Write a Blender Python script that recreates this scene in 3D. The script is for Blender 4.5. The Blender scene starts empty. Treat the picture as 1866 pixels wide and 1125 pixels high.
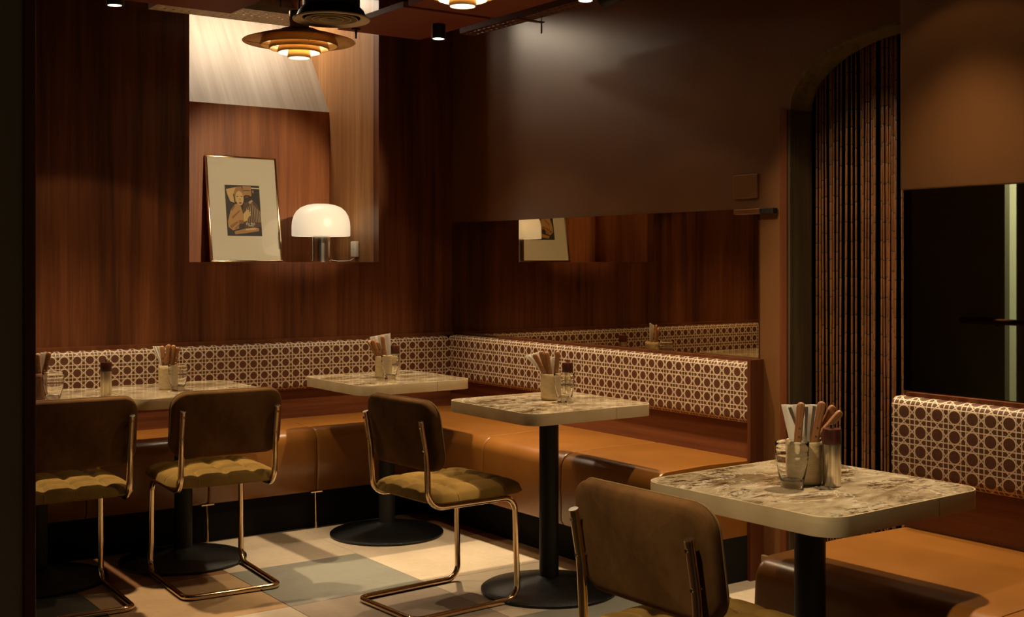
import bpy, bmesh, math, random
from mathutils import Vector, Matrix
random.seed(7)
PI = math.pi
scene = bpy.context.scene
COL = scene.collection

# ------------------------------------------------------------------ camera, world, exposure
YAW = math.radians(35.39)
CAM_H = 1.308
cam_d = bpy.data.cameras.new('camera')
cam = bpy.data.objects.new('camera', cam_d); COL.objects.link(cam)
cam.location = (0, 0, CAM_H)
cam.rotation_euler = (PI/2, 0, -YAW)
cam_d.sensor_width = 36.0
cam_d.lens = 2200/1866*36
cam_d.shift_y = -(562.5-477)/1866
cam_d.clip_start = 0.02
scene.camera = cam
scene.view_settings.view_transform = 'Standard'
scene.view_settings.look = 'None'
scene.view_settings.exposure = 0.12
scene.view_settings.gamma = 1.0
scene.view_settings.use_curve_mapping = False
world = bpy.data.worlds.new('world'); scene.world = world
world.use_nodes = True
world.node_tree.nodes['Background'].inputs[0].default_value = (1.0, 0.74, 0.46, 1)
world.node_tree.nodes['Background'].inputs[1].default_value = 0.075
try:
    scene.cycles.caustics_reflective = False
    scene.cycles.sample_clamp_indirect = 4.0
    scene.cycles.blur_glossy = 0.5
except Exception:
    pass
SPOT_COL = (1.0, 0.775, 0.48)
SPOT_W = 170.0
FWD = Vector((math.sin(YAW), math.cos(YAW), 0))
RGT = Vector((math.cos(YAW), -math.sin(YAW), 0))
UP = Vector((0, 0, 1))

# ------------------------------------------------------------------ material helpers
MATS = {}
class NT:
    def __init__(s, name):
        s.m = bpy.data.materials.new(name); s.m.use_nodes = True
        s.t = s.m.node_tree; s.t.nodes.clear()
        s.out = s.t.nodes.new('ShaderNodeOutputMaterial')
        MATS[name] = s.m
    def n(s, typ, **kw):
        nd = s.t.nodes.new(typ)
        for k, v in kw.items():
            setattr(nd, k, v)
        return nd
    def put(s, sock, v):
        if isinstance(v, bpy.types.NodeSocket): s.t.links.new(v, sock)
        elif v is not None:
            if isinstance(v, (tuple, list)) and len(v) == 3 and sock.type == 'RGBA': v = (*v, 1)
            sock.default_value = v
    def math(s, op, a, b=None, c=None):
        nd = s.n('ShaderNodeMath', operation=op)
        s.put(nd.inputs[0], a)
        if b is not None: s.put(nd.inputs[1], b)
        if c is not None: s.put(nd.inputs[2], c)
        return nd.outputs[0]
    def coords(s, kind='Object', scale=(1, 1, 1), loc=None):
        if kind == 'World': c = s.n('ShaderNodeNewGeometry').outputs['Position']
        else: c = s.n('ShaderNodeTexCoord').outputs[kind]
        mp = s.n('ShaderNodeMapping'); s.put(mp.inputs[0], c); mp.inputs['Scale'].default_value = scale
        if loc is not None: s.put(mp.inputs['Location'], loc)
        return mp.outputs[0]
    def noise(s, co, scale=1, detail=3, rough=.5, dist=0):
        nd = s.n('ShaderNodeTexNoise'); s.put(nd.inputs['Vector'], co)
        nd.inputs['Scale'].default_value = scale; nd.inputs['Detail'].default_value = detail
        nd.inputs['Roughness'].default_value = rough; nd.inputs['Distortion'].default_value = dist
        return nd.outputs['Fac']
    def ramp(s, fac, stops):
        nd = s.n('ShaderNodeValToRGB'); s.put(nd.inputs[0], fac)
        el = nd.color_ramp.elements
        while len(el) < len(stops): el.new(.5)
        for e, (p, c) in zip(el, stops):
            e.position = p; e.color = (*c, 1) if len(c) == 3 else c
        return nd.outputs[0]
    def mix(s, fac, a, b, typ='MIX'):
        nd = s.n('ShaderNodeMix', data_type='RGBA', blend_type=typ)
        s.put(nd.inputs[0], fac); s.put(nd.inputs[6], a); s.put(nd.inputs[7], b)
        return nd.outputs[2]
    def bump(s, height, strength=.3, dist=.002):
        nd = s.n('ShaderNodeBump'); s.put(nd.inputs['Height'], height)
        nd.inputs['Strength'].default_value = strength; nd.inputs['Distance'].default_value = dist
        return nd.outputs[0]
    def bsdf(s, color, rough=.5, metal=0, normal=None, **kw):
        b = s.n('ShaderNodeBsdfPrincipled')
        s.put(b.inputs['Base Color'], color); s.put(b.inputs['Roughness'], rough); s.put(b.inputs['Metallic'], metal)
        if normal is not None: s.put(b.inputs['Normal'], normal)
        for k, v in kw.items(): s.put(b.inputs[k.replace('_', ' ')], v)
        s.t.links.new(b.outputs[0], s.out.inputs[0])
        return b

def plain(name, color, rough=.5, metal=0, **kw):
    t = NT(name); t.bsdf(color, rough, metal, **kw); return t.m

def wood(name, cols, grain='z', rough=.4, kind='World', broad=9, fine=90, stretch=.035, coat=0.0, spec=.5, also=None):
    t = NT(name)
    ax = 'xyz'.index(grain)
    def sc(k):
        v = [k, k, k]; v[ax] = k*stretch
        if also is not None: v[also] = k*stretch
        return tuple(v)
    n1 = t.noise(t.coords(kind, sc(broad)), 1, 3, .55, .3)
    n2 = t.noise(t.coords(kind, sc(fine)), 1, 4, .6)
    n3 = t.noise(t.coords(kind, sc(broad*3.1)), 1, 2, .5, .6)
    f = t.math('ADD', t.math('MULTIPLY', n1, .5), t.math('ADD', t.math('MULTIPLY', n2, .25), t.math('MULTIPLY', n3, .25)))
    c = t.ramp(f, [(.36, cols[0]), (.5, cols[1]), (.66, cols[2])])
    t.bsdf(c, rough, 0, t.bump(n2, .12, .0006), Coat_Weight=coat, Coat_Roughness=.25, Specular_IOR_Level=spec)
    return t.m

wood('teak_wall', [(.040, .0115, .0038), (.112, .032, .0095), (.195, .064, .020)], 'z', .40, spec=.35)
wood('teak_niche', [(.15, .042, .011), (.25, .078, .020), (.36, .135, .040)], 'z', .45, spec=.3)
wood('teak_side_lit', [(.20, .088, .030), (.31, .150, .055), (.44, .25, .105)], 'z', .42, spec=.35)  # niche teak again, strong light on it put into a paler colour
wood('teak_slope_lit', [(.19, .155, .118), (.265, .222, .178), (.33, .288, .238)], 'z', .55, broad=9, fine=60, also=1)  # same teak, bleaching by the wash light put into the colour
wood('teak_horizontal', [(.055, .016, .007), (.13, .038, .014), (.20, .065, .024)], 'x', .35)
wood('teak_horizontal_side', [(.055, .016, .007), (.13, .038, .014), (.20, .065, .024)], 'y', .35)
wood('teak_edge', [(.075, .021, .0065), (.115, .034, .011), (.16, .052, .017)], 'z', .4, spec=.3)
wood('knife_wood', [(.17, .062, .020), (.28, .115, .040), (.37, .175, .068)], 'z', .45, kind='Object', broad=60, fine=300)
wood('mill_wood', [(.03, .008, .005), (.06, .014, .008), (.10, .024, .012)], 'z', .3, kind='Object', broad=60, fine=300)
wood('bamboo_dark', [(.075, .028, .009), (.15, .058, .018), (.25, .105, .034)], 'z', .3, kind='Object', broad=120, fine=400)
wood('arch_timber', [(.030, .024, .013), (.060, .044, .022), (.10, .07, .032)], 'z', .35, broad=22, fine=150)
wood('arch_timber_lit', [(.07, .052, .024), (.14, .10, .045), (.22, .16, .075)], 'z', .35, broad=22, fine=150)  # arch timber with light on the curved head put into the colour
plain('partition_dark', (.26, .24, .18), .8, Specular_IOR_Level=.2)

# lacquered brown plaster
t = NT('lacquer_brown')
n = t.noise(t.coords('World', (3, 3, 3)), 1, 2, .5)
t.bsdf(t.ramp(n, [(.1, (.130, .052, .016)), (.9, (.175, .073, .024))]), .31, 0, Specular_IOR_Level=.9)
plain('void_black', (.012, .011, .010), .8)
plain('plinth_black', (.010, .009, .008), .8, Specular_IOR_Level=.15)
plain('ceiling_red', (.20, .048, .020), .6)
plain('duct_black', (.018, .019, .018), .45)
plain('mirror_bronze', (.50, .40, .26), .012, 1.0)
plain('brass_bright', (.72, .50, .28), .16, 1.0)
plain('tube_brass', (.80, .58, .34), .13, 1.0)
plain('chrome', (.92, .87, .78), .16, 1.0)
plain('steel', (.55, .55, .50), .3, 1.0)
plain('rivet', (.9, .78, .6), .2, 1.0)
plain('white_plastic', (.78, .74, .66), .4)
plain('black_metal', (.010, .010, .010), .5, 0, Specular_IOR_Level=.3)
plain('mat_board', (.70, .62, .48), .85)
plain('stitch', (.30, .20, .08), .8)
plain('piping', (.20, .12, .035), .8)
plain('grommet', (.25, .2, .14), .5)

t = NT('brass_brushed')
n = t.noise(t.coords('Object', (6, 6, 180)), 1, 3)
n2 = t.noise(t.coords('Object', (14, 14, 14)), 1, 4)
t.bsdf(t.ramp(n2, [(.3, (.50, .38, .21)), (.7, (.60, .47, .28))]), t.ramp(n, [(.3, (.40,)*3), (.7, (.50,)*3)]), .40)
t = NT('mill_steel')
n = t.noise(t.coords('Object', (160, 160, 1)), 1, 3)
t.bsdf(t.ramp(n, [(.35, (.42, .36, .26)), (.65, (.75, .68, .54))]), .28, 1.0)  # vertical reflection stripes put into the steel colour

# cane-weave upholstery (uv in metres)
t = NT('cane_fabric')
P = .0585
uv = t.n('ShaderNodeTexCoord').outputs['UV']
sp = t.n('ShaderNodeSeparateXYZ'); t.put(sp.inputs[0], uv)
u = t.math('DIVIDE', sp.outputs[0], P); v = t.math('DIVIDE', sp.outputs[1], P)
du = t.math('ABSOLUTE', t.math('SUBTRACT', t.math('FRACT', u), .5))
dv = t.math('ABSOLUTE', t.math('SUBTRACT', t.math('FRACT', v), .5))
l1 = t.math('ABSOLUTE', t.math('SUBTRACT', du, .355))
l2 = t.math('ABSOLUTE', t.math('SUBTRACT', dv, .355))
d1 = t.math('MULTIPLY', t.math('ABSOLUTE', t.math('SUBTRACT', t.math('FRACT', t.math('ADD', u, v)), .5)), .707)
d2 = t.math('MULTIPLY', t.math('ABSOLUTE', t.math('SUBTRACT', t.math('FRACT', t.math('SUBTRACT', u, v)), .5)), .707)
dist = t.math('MINIMUM', t.math('MINIMUM', l1, l2), t.math('MINIMUM', d1, d2))
line = t.math('SUBTRACT', 1.0, t.math('SMOOTH_MIN', 1.0, t.math('DIVIDE', dist, .040), .1))
mask = t.ramp(dist, [(.024, (1, 1, 1)), (.036, (0, 0, 0))])
rr = t.math('SQRT', t.math('ADD', t.math('MULTIPLY', du, du), t.math('MULTIPLY', dv, dv)))
ring = t.math('MULTIPLY', t.math('GREATER_THAN', rr, .318), t.math('MULTIPLY', t.math('LESS_THAN', rr, .36), 1.0))
inn = t.math('MULTIPLY', t.math('LESS_THAN', du, .355), t.math('LESS_THAN', dv, .355))
mask = t.math('MAXIMUM', mask, t.math('MULTIPLY', ring, inn))
vor = t.n('ShaderNodeTexVoronoi'); t.put(vor.inputs['Vector'], uv); vor.inputs['Scale'].default_value = 420
disc = t.math('LESS_THAN', rr, .32)
brown = t.mix(disc, (.115, .050, .016), (.125, .042, .016))
brown = t.mix(vor.outputs['Distance'], brown, (.05, .016, .006))
cream = t.ramp(t.noise(t.coords('UV', (60, 60, 60)), 1, 3), [(.3, (.52, .38, .25)), (.7, (.66, .51, .36))])
hgt = t.math('ADD', t.math('MULTIPLY', mask, 1.0), t.math('MULTIPLY', t.math('MULTIPLY', vor.outputs['Distance'], disc), .6))
t.bsdf(t.mix(mask, brown, cream), .5, 0, t.bump(hgt, .5, .0015))

# leather, velvet, suede
t = NT('leather_cognac')
n = t.noise(t.coords('World', (5, 5, 5)), 1, 4)
vor = t.n('ShaderNodeTexVoronoi'); t.put(vor.inputs['Vector'], t.coords('World')); vor.inputs['Scale'].default_value = 500
t.bsdf(t.ramp(n, [(.3, (.215, .080, .013)), (.7, (.265, .102, .019))]), .28, 0, t.bump(vor.outputs['Distance'], .04, .0005), Specular_IOR_Level=.6)
t = NT('velvet_mustard')
n = t.noise(t.coords('Object', (9, 9, 9)), 1, 4, .6)
t.bsdf(t.ramp(n, [(.3, (.160, .090, .020)), (.7, (.255, .150, .038))]), .85, 0, t.bump(t.noise(t.coords('Object', (300, 300, 300)), 1, 2), .1, .0006), Specular_IOR_Level=.08, Sheen_Weight=.05, Sheen_Roughness=.4, Sheen_Tint=(.7, .42, .1, 1))
t = NT('suede_brown')
n = t.noise(t.coords('Object', (7, 7, 4)), 1, 5, .65)
t.bsdf(t.ramp(n, [(.3, (.070, .032, .010)), (.68, (.165, .080, .027))]), .9, 0, t.bump(t.noise(t.coords('Object', (200, 200, 200)), 1, 2), .1, .0006), Specular_IOR_Level=.08, Sheen_Weight=.06, Sheen_Roughness=.4, Sheen_Tint=(.8, .45, .18, 1))

# stone table top
t = NT('stone_top')
oi = t.n('ShaderNodeObjectInfo')
off = t.n('ShaderNodeCombineXYZ'); r10 = t.math('MULTIPLY', oi.outputs['Random'], 37.0)
t.put(off.inputs[0], r10); t.put(off.inputs[1], r10)
co = t.coords('Object', (1, 1, 1), off.outputs[0])
co2 = t.coords('Object', (6, 12, 6), off.outputs[0])
n4 = t.noise(t.coords('Object', (4.5, 6, 5), off.outputs[0]), 1.0, 4, .6, .8)
n1 = t.noise(co2, 1.0, 6, .62, .6)
n2 = t.noise(co2, 3.2, 6, .7, .9)
n3 = t.noise(co, 2.3, 5, .6, 1.6)
base = t.ramp(n1, [(.36, (.15, .10, .05)), (.48, (.30, .225, .135)), (.62, (.44, .36, .245))])
dark = t.ramp(n2, [(.49, (0, 0, 0)), (.54, (1, 1, 1))])
base = t.mix(t.math('MULTIPLY', dark, t.ramp(n4, [(.46, (.12,)*3), (.56, (1, 1, 1))])), base, (.055, .030, .011))
vein = t.ramp(t.math('ABSOLUTE', t.math('SUBTRACT', n3, .5)), [(.0, (1, 1, 1)), (.012, (0, 0, 0))])
base = t.mix(t.math('MULTIPLY', vein, .75), base, (.62, .54, .41))
t.bsdf(base, .13, 0, Specular_IOR_Level=.5)

t = NT('cast_iron')
vor = t.n('ShaderNodeTexVoronoi'); t.put(vor.inputs['Vector'], t.coords('Object')); vor.inputs['Scale'].default_value = 330
t.bsdf((.004, .0045, .0045), .26, 0, t.bump(vor.outputs['Distance'], .8, .0015), Specular_IOR_Level=.4)

def tile_mat(name, c):
    t = NT(name)
    n = t.noise(t.coords('World', (3, 3, 3)), 1, 5, .65, .4)
    n2 = t.noise(t.coords('World', (40, 40, 40)), 1, 3)
    f = t.math('ADD', t.math('MULTIPLY', n, .75), t.math('MULTIPLY', n2, .25))
    t.bsdf(t.ramp(f, [(.35, tuple(x*.86 for x in c)), (.65, tuple(min(1, x*1.12) for x in c))]), .42, 0)
for nm, c in dict(cream=(.55, .44, .32), grey=(.235, .225, .185), tan=(.46, .29, .15), taupe=(.35, .27, .205), dark=(.075, .07, .055), rust=(.27, .12, .05)).items():
    tile_mat('tile_'+nm, c)
plain('grout', (.16, .12, .085), .8)

t = NT('glass')
t.bsdf((1, 1, 1), .0, 0, Transmission_Weight=1.0, IOR=1.38)
t = NT('glass_pane')
fr = t.n('ShaderNodeFresnel'); fr.inputs[0].default_value = 1.5
mx = t.n('ShaderNodeMixShader'); tr = t.n('ShaderNodeBsdfTransparent'); gl = t.n('ShaderNodeBsdfGlossy'); gl.inputs['Roughness'].default_value = .01
t.put(mx.inputs[0], fr.outputs[0]); t.put(mx.inputs[1], tr.outputs[0]); t.put(mx.inputs[2], gl.outputs[0]); t.put(t.out.inputs[0], mx.outputs[0])

t = NT('ceramic_ribbed')
n = t.noise(t.coords('Object', (30, 30, 90)), 1, 3)
t.bsdf(t.ramp(n, [(.3, (.50, .37, .19)), (.7, (.62, .48, .28))]), .5)
t = NT('ceramic_brown')
t.bsdf((.20, .085, .04), .45)
t = NT('napkin_paper')
n = t.noise(t.coords('Object', (25, 25, 8)), 1, 3)
b_ = t.bsdf((.84, .80, .73), .9, 0, t.bump(n, .2, .001))
tl = t.n('ShaderNodeBsdfTranslucent'); tl.inputs[0].default_value = (.84, .80, .73, 1)
mx = t.n('ShaderNodeMixShader'); mx.inputs[0].default_value = .5
t.put(mx.inputs[1], b_.outputs[0]); t.put(mx.inputs[2], tl.outputs[0]); t.put(t.out.inputs[0], mx.outputs[0])

def emit(name, c, s, base=(.8, .8, .8)):
    t = NT(name); t.bsdf(base, .35, 0, Emission_Color=(*c, 1), Emission_Strength=s); return t.m
emit('lamp_opal', (1.0, .80, .55), .52, (.6, .56, .48))
emit('bulb_glow', (1.0, .74, .44), 130.0)
emit('lens_glow', (1.0, .85, .62), 3.0)
plain('pendant_brass', (.72, .44, .15), .40, .65)
plain('grille_bronze', (.72, .60, .42), .5, 0)
plain('grille_vane', (.34, .27, .17), .5, 0)
plain('pendant_inner', (.85, .72, .50), .5)
plain('white_tile', (.62, .64, .55), .3)
plain('plate_copper', (.30, .14, .05), .38, .85)
plain('baseboard_tan', (.45, .30, .15), .5)
PRINT = dict(pr_dark=(.018, .012, .008), pr_skin=(.62, .40, .16), pr_skin2=(.40, .20, .065), pr_hair=(.33, .17, .05), pr_blouse=(.46, .24, .07),
             pr_blouse2=(.27, .11, .03), pr_shirt=(.085, .038, .018), pr_stripe=(.50, .34, .18), pr_lip=(.25, .06, .03), pr_white=(.75, .66, .5))
for k, c in PRINT.items(): plain(k, c, .6)

# ------------------------------------------------------------------ geometry helpers
class MB:
    def __init__(s):
        s.v = []; s.f = []; s.mi = []; s.cur = 0
    def add(s, vs, fs):
        o = len(s.v); s.v += [Vector(p) for p in vs]
        for f in fs:
            s.f.append([i+o for i in f]); s.mi.append(s.cur)
        return s
    def box(s, x0, x1, y0, y1, z0, z1):
        return s.add([(x0, y0, z0), (x1, y0, z0), (x1, y1, z0), (x0, y1, z0), (x0, y0, z1), (x1, y0, z1), (x1, y1, z1), (x0, y1, z1)],
                     [(0, 3, 2, 1), (4, 5, 6, 7), (0, 1, 5, 4), (1, 2, 6, 5), (2, 3, 7, 6), (3, 0, 4, 7)])
    def lathe(s, prof, seg=32, c=(0, 0, 0), caps=True):
        vs = []; fs = []; n = len(prof)
        for r, z in prof:
            for k in range(seg):
                a = 2*PI*k/seg
                vs.append((c[0]+max(r, 1e-5)*math.cos(a), c[1]+max(r, 1e-5)*math.sin(a), c[2]+z))
        for i in range(n-1):
            for k in range(seg):
                k2 = (k+1) % seg
                fs.append((i*seg+k, i*seg+k2, (i+1)*seg+k2, (i+1)*seg+k))
        if caps:
            if prof[0][0] > 1e-4: fs.append(tuple(reversed(range(seg))))
            if prof[-1][0] > 1e-4: fs.append(tuple((n-1)*seg+k for k in range(seg)))
        return s.add(vs, fs)
    def sweep(s, path, r, seg=10, closed=False):
        path = [Vector(p) for p in path]; n = len(path)
        vs = []; fs = []
        t0 = (path[1]-path[0]).normalized()
        nrm = t0.orthogonal().normalized()
        for i, p in enumerate(path):
            if closed: tg = (path[(i+1) % n]-path[i-1]).normalized()
            elif i == 0: tg = t0
            elif i == n-1: tg = (path[-1]-path[-2]).normalized()
            else: tg = (path[i+1]-path[i-1]).normalized()
            nrm = (nrm - tg*nrm.dot(tg))
            if nrm.length < 1e-6: nrm = tg.orthogonal()
            nrm.normalize(); b = tg.cross(nrm)
            for k in range(seg):
                a = 2*PI*k/seg
                vs.append(p+(nrm*math.cos(a)+b*math.sin(a))*r)
        m = n if closed else n-1
        for i in range(m):
            j = (i+1) % n
            for k in range(seg):
                k2 = (k+1) % seg
                fs.append((i*seg+k, i*seg+k2, j*seg+k2, j*seg+k))
        if not closed:
            fs.append(tuple(reversed(range(seg)))); fs.append(tuple((n-1)*seg+k for k in range(seg)))
        return s.add(vs, fs)
    def prism(s, outline, z0, z1):
        n = len(outline)
        vs = [(x, y, z0) for x, y in outline]+[(x, y, z1) for x, y in outline]
        fs = [tuple(reversed(range(n))), tuple(range(n, 2*n))]
        fs += [(i, (i+1) % n, n+(i+1) % n, n+i) for i in range(n)]
        return s.add(vs, fs)
    def rings(s, rings, cap0=True, cap1=True):
        n = len(rings[0]); vs = [p for r in rings for p in r]; fs = []
        for i in range(len(rings)-1):
            for k in range(n):
                k2 = (k+1) % n
                fs.append((i*n+k, i*n+k2, (i+1)*n+k2, (i+1)*n+k))
        if cap0: fs.append(tuple(reversed(range(n))))
        if cap1: fs.append(tuple((len(rings)-1)*n+k for k in range(n)))
        return s.add(vs, fs)
    def xf(s, M):
        s.v = [M @ p for p in s.v]; return s
    def mesh(s, name, mats, smooth=None, uv=None, recalc=True, weld=False):
        me = bpy.data.meshes.new(name)
        me.from_pydata([tuple(p) for p in s.v], [], s.f)
        if not isinstance(mats, (list, tuple)): mats = [mats]
        for m in mats: me.materials.append(MATS[m])
        for p, i in zip(me.polygons, s.mi): p.material_index = i
        if uv is not None:
            l = me.uv_layers.new(name='UVMap')
            for p in me.polygons:
                for li in p.loop_indices:
                    l.data[li].uv = uv[me.loops[li].vertex_index]
        if recalc:
            bm = bmesh.new(); bm.from_mesh(me)
            if weld: bmesh.ops.remove_doubles(bm, verts=bm.verts, dist=1e-5)
            bmesh.ops.recalc_face_normals(bm, faces=bm.faces); bm.to_mesh(me); bm.free()
        if smooth is not None:
            me.shade_smooth()
            me.set_sharp_from_angle(angle=math.radians(smooth))
        return me
    def obj(s, name, mats, parent=None, smooth=None, uv=None, recalc=True, weld=False):
        return link(name, s.mesh(name, mats, smooth, uv, recalc, weld), parent)

def link(name, me, parent=None, loc=None):
    o = bpy.data.objects.new(name, me); COL.objects.link(o)
    if parent: o.parent = parent
    if loc is not None: o.location = loc
    return o
def tag(o, label, cat, group=None):
    o['label'] = label; o['category'] = cat
    if group: o['group'] = group
    return o
def struct(o, label=None, cat=None):
    o['kind'] = 'structure'
    if label: o['label'] = label
    if cat: o['category'] = cat
    return o
def thing(name, label, cat, loc=(0, 0, 0), rz=0, group=None):
    o = bpy.data.objects.new(name, None); COL.objects.link(o)
    o.empty_display_size = .05
    o.location = loc; o.rotation_euler = (0, 0, rz)
    return tag(o, label, cat, group)
def fillet(pts, r, n=6):
    pts = [Vector(p) for p in pts]; out = [pts[0]]
    rs = r if isinstance(r, (list, tuple)) else [r]*(len(pts)-2)
    for i in range(1, len(pts)-1):
        a, b, c = pts[i-1], pts[i], pts[i+1]
        d1 = (a-b).normalized(); d2 = (c-b).normalized()
        ang = d1.angle(d2)
        if ang > PI-.01: out.append(b); continue
        tl = min(rs[i-1]/math.tan(ang/2), (a-b).length*.49, (c-b).length*.49)
        rr = tl*math.tan(ang/2)
        ctr = b+(d1+d2).normalized()*(rr/math.sin(ang/2))
        p0 = b+d1*tl; p1 = b+d2*tl
        v0 = p0-ctr; v1 = p1-ctr; th = v0.angle(v1)
        for k in range(n+1):
            q = k/n
            out.append(ctr+(v0*math.sin((1-q)*th)+v1*math.sin(q*th))/math.sin(th))
    out.append(pts[-1]); return out
def rrect(w, h, r, n=6):
    pts = []
    for cx, cy, a0 in ((w/2-r, h/2-r, 0), (-w/2+r, h/2-r, PI/2), (-w/2+r, -h/2+r, PI), (w/2-r, -h/2+r, 1.5*PI)):
        for k in range(n+1):
            a = a0+PI/2*k/n
            pts.append((cx+r*math.cos(a), cy+r*math.sin(a)))
    return pts
def bevel_box(x0, x1, y0, y1, z0, z1, w, seg=3):
    bm = bmesh.new(); bmesh.ops.create_cube(bm, size=1)
    for v in bm.verts:
        v.co = Vector(((x0+x1)/2+v.co.x*(x1-x0), (y0+y1)/2+v.co.y*(y1-y0), (z0+z1)/2+v.co.z*(z1-z0)))
    bmesh.ops.bevel(bm, geom=list(bm.edges), offset=w, segments=seg, affect='EDGES', profile=.5)
    m = MB(); bm.verts.index_update()
    m.add([v.co.copy() for v in bm.verts], [[v.index for v in f.verts] for f in bm.faces]); bm.free()
    return m
def area(name, loc, size, power, color, rot):
    l = bpy.data.lights.new(name, 'AREA'); l.energy = power; l.color = color; l.size = size
    o = bpy.data.objects.new(name, l); COL.objects.link(o); o.location = loc; o.rotation_euler = rot
    return o

# ------------------------------------------------------------------ the room
WA, WB, WC = 5.84, 3.73, 3.18           # wall planes: back, right, near right
CEIL = 3.10
LX, RX, SILL, OPEN_TOP = 2.175, 3.249, 1.306, 2.76
LEFT = -1.6
# floor with separate tiles
floor = struct(MB().box(LEFT-1.2, 5.4, -3.2, 7.2, -.06, -.010).obj('floor', 'grout'), 'patchwork floor of large square tiles in cream, grey and tan', 'floor')
T = .6; GX, GY = 1.965, 4.218
known = {(0, 0): 'grey', (0, 1): 'cream', (1, 0): 'cream', (1, 1): 'cream', (-1, 0): 'tan', (-2, 0): 'dark', (0, -1): 'taupe', (1, -1): 'cream', (-1, -1): 'cream',
         (-1, 1): 'rust', (-2, 1): 'dark', (-3, 1): 'cream', (2, 0): 'tan', (2, 1): 'rust', (2, -1): 'tan', (2, -2): 'cream', (1, -2): 'grey', (0, -2): 'dark', (2, -3): 'cream', (1, -3): 'tan', (-2, -1): 'taupe'}
tile_me = {}
for nm in ('cream', 'grey', 'tan', 'taupe', 'dark', 'rust'):
    m = MB(); e = .0012; w = T/2-e
    m.rings([[Vector((x, y, -.010)) for x, y in ((w, w), (-w, w), (-w, -w), (w, -w))], [Vector((x, y, -.0012)) for x, y in ((w, w), (-w, w), (-w, -w), (w, -w))],
             [Vector((x, y, 0)) for x, y in ((w-.001, w-.001), (-w+.001, w-.001), (-w+.001, -w+.001), (w-.001, -w+.001))]])
    tile_me[nm] = m.mesh('floor_tile', 'tile_'+nm)
rt = random.Random(3)
for i in range(-6, 4):
    for j in range(-8, 3):
        nm = known.get((i, j)) or rt.choice(['cream', 'cream', 'tan', 'grey', 'taupe', 'rust'])
        link('floor_tile', tile_me[nm], floor, (GX+(i+.5)*T, GY+(j+.5)*T, 0))

struct(MB().box(LEFT-1.2, 5.4, -3.2, 7.3, CEIL, CEIL+.1).obj('ceiling', 'void_black'), 'dark exposed ceiling void above the hanging panels', 'ceiling')

# back wall with the display opening
m = MB()
m.box(LEFT, LX, WA, WA+.06, 0, CEIL).box(RX, WB+.02, WA, WA+.06, 0, CEIL).box(LX, RX, WA, WA+.06, 0, SILL-.004).box(LX, RX, WA, WA+.06, OPEN_TOP, CEIL)
struct(m.obj('wall_back', 'teak_wall'), 'dark red-brown teak veneer wall around the display opening', 'wall')
NB = 6.436
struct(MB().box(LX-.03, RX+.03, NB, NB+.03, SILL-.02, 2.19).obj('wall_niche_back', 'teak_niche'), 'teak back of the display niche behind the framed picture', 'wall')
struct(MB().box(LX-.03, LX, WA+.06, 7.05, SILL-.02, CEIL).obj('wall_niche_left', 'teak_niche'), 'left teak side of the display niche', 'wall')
struct(MB().box(RX, RX+.03, WA+.06, 7.05, SILL-.02, CEIL).obj('wall_niche_right', 'teak_side_lit'), 'right teak side of the niche beside the table lamp', 'wall')
sd = Vector((0, .226, .329)).normalized(); L = (CEIL-2.19)/sd.z
p0 = Vector((0, NB, 2.19)); p1 = p0+sd*L; nn = Vector((0, sd.z, -sd.y))*.03
m = MB(); vs = []
for x in (LX-.03, RX+.03):
    for p in (p0, p1, p1+nn, p0+nn): vs.append((x, p.y, p.z))
m.add(vs, [(0, 1, 2, 3), (7, 6, 5, 4), (0, 4, 5, 1), (1, 5, 6, 2), (2, 6, 7, 3), (3, 7, 4, 0)])
struct(m.obj('wall_niche_slope', 'teak_slope_lit'), 'brightly washed sloping timber above the display niche', 'wall')
struct(MB().box(LX, RX, WA-.002, NB, SILL-.012, SILL).obj('trim_1', 'teak_edge'), 'thin timber sill of the display niche', 'trim')

# right wall with the arched doorway
AY0, AY1, SPR, RISE, WT = 3.324, 2.30, 1.921, .268, .125
ac, aa = (AY0+AY1)/2, (AY0-AY1)/2
m = MB().box(WB, WB+WT, AY0, WA+.02, 0, CEIL).box(WB, WB+WT, -.2, AY1, 0, CEIL)
arc = [(ac+aa*math.cos(PI*k/24), SPR+RISE*math.sin(PI*k/24)) for k in range(25)]
for k in range(24):
    (ya, za), (yb, zb) = arc[k], arc[k+1]
    m.add([(WB, ya, za), (WB, yb, zb), (WB, yb, CEIL), (WB, ya, CEIL), (WB+WT, ya, za), (WB+WT, yb, zb), (WB+WT, yb, CEIL), (WB+WT, ya, CEIL)],
          [(0, 1, 2, 3), (7, 6, 5, 4), (0, 4, 5, 1), (2, 6, 7, 3)])
struct(m.obj('wall_right', 'lacquer_brown'), 'satin brown lacquered wall with the arched doorway', 'wall')
# timber lining of the arch, jamb and curve
def arch_lining(th):
    out = [(AY0, 0)]+[(ac+aa*math.cos(PI*k/28), SPR+RISE*math.sin(PI*k/28)) for k in range(29)]+[(AY1, 0)]
    inn = [(AY0-th, 0)]+[(ac+(aa-th)*math.cos(PI*k/28), SPR+(RISE-th)*math.sin(PI*k/28)) for k in range(29)]+[(AY1+th, 0)]
    return out, inn
o_, i_ = arch_lining(.012)
jam = MB(); cur = MB()
for k in range(len(o_)-1):
    q = [(WB-.004, *o_[k]), (WB-.004, *o_[k+1]), (WB-.004, *i_[k+1]), (WB-.004, *i_[k]), (WB+WT, *o_[k]), (WB+WT, *o_[k+1]), (WB+WT, *i_[k+1]), (WB+WT, *i_[k])]
    tgt = jam if k in (0, len(o_)-2) else cur
    tgt.add(q, [(0, 1, 2, 3), (7, 6, 5, 4), (3, 2, 6, 7), (0, 4, 5, 1)])
lin = jam.obj('trim_3', 'arch_timber'); struct(lin, 'dark olive timber lining of the arched doorway', 'trim')
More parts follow.
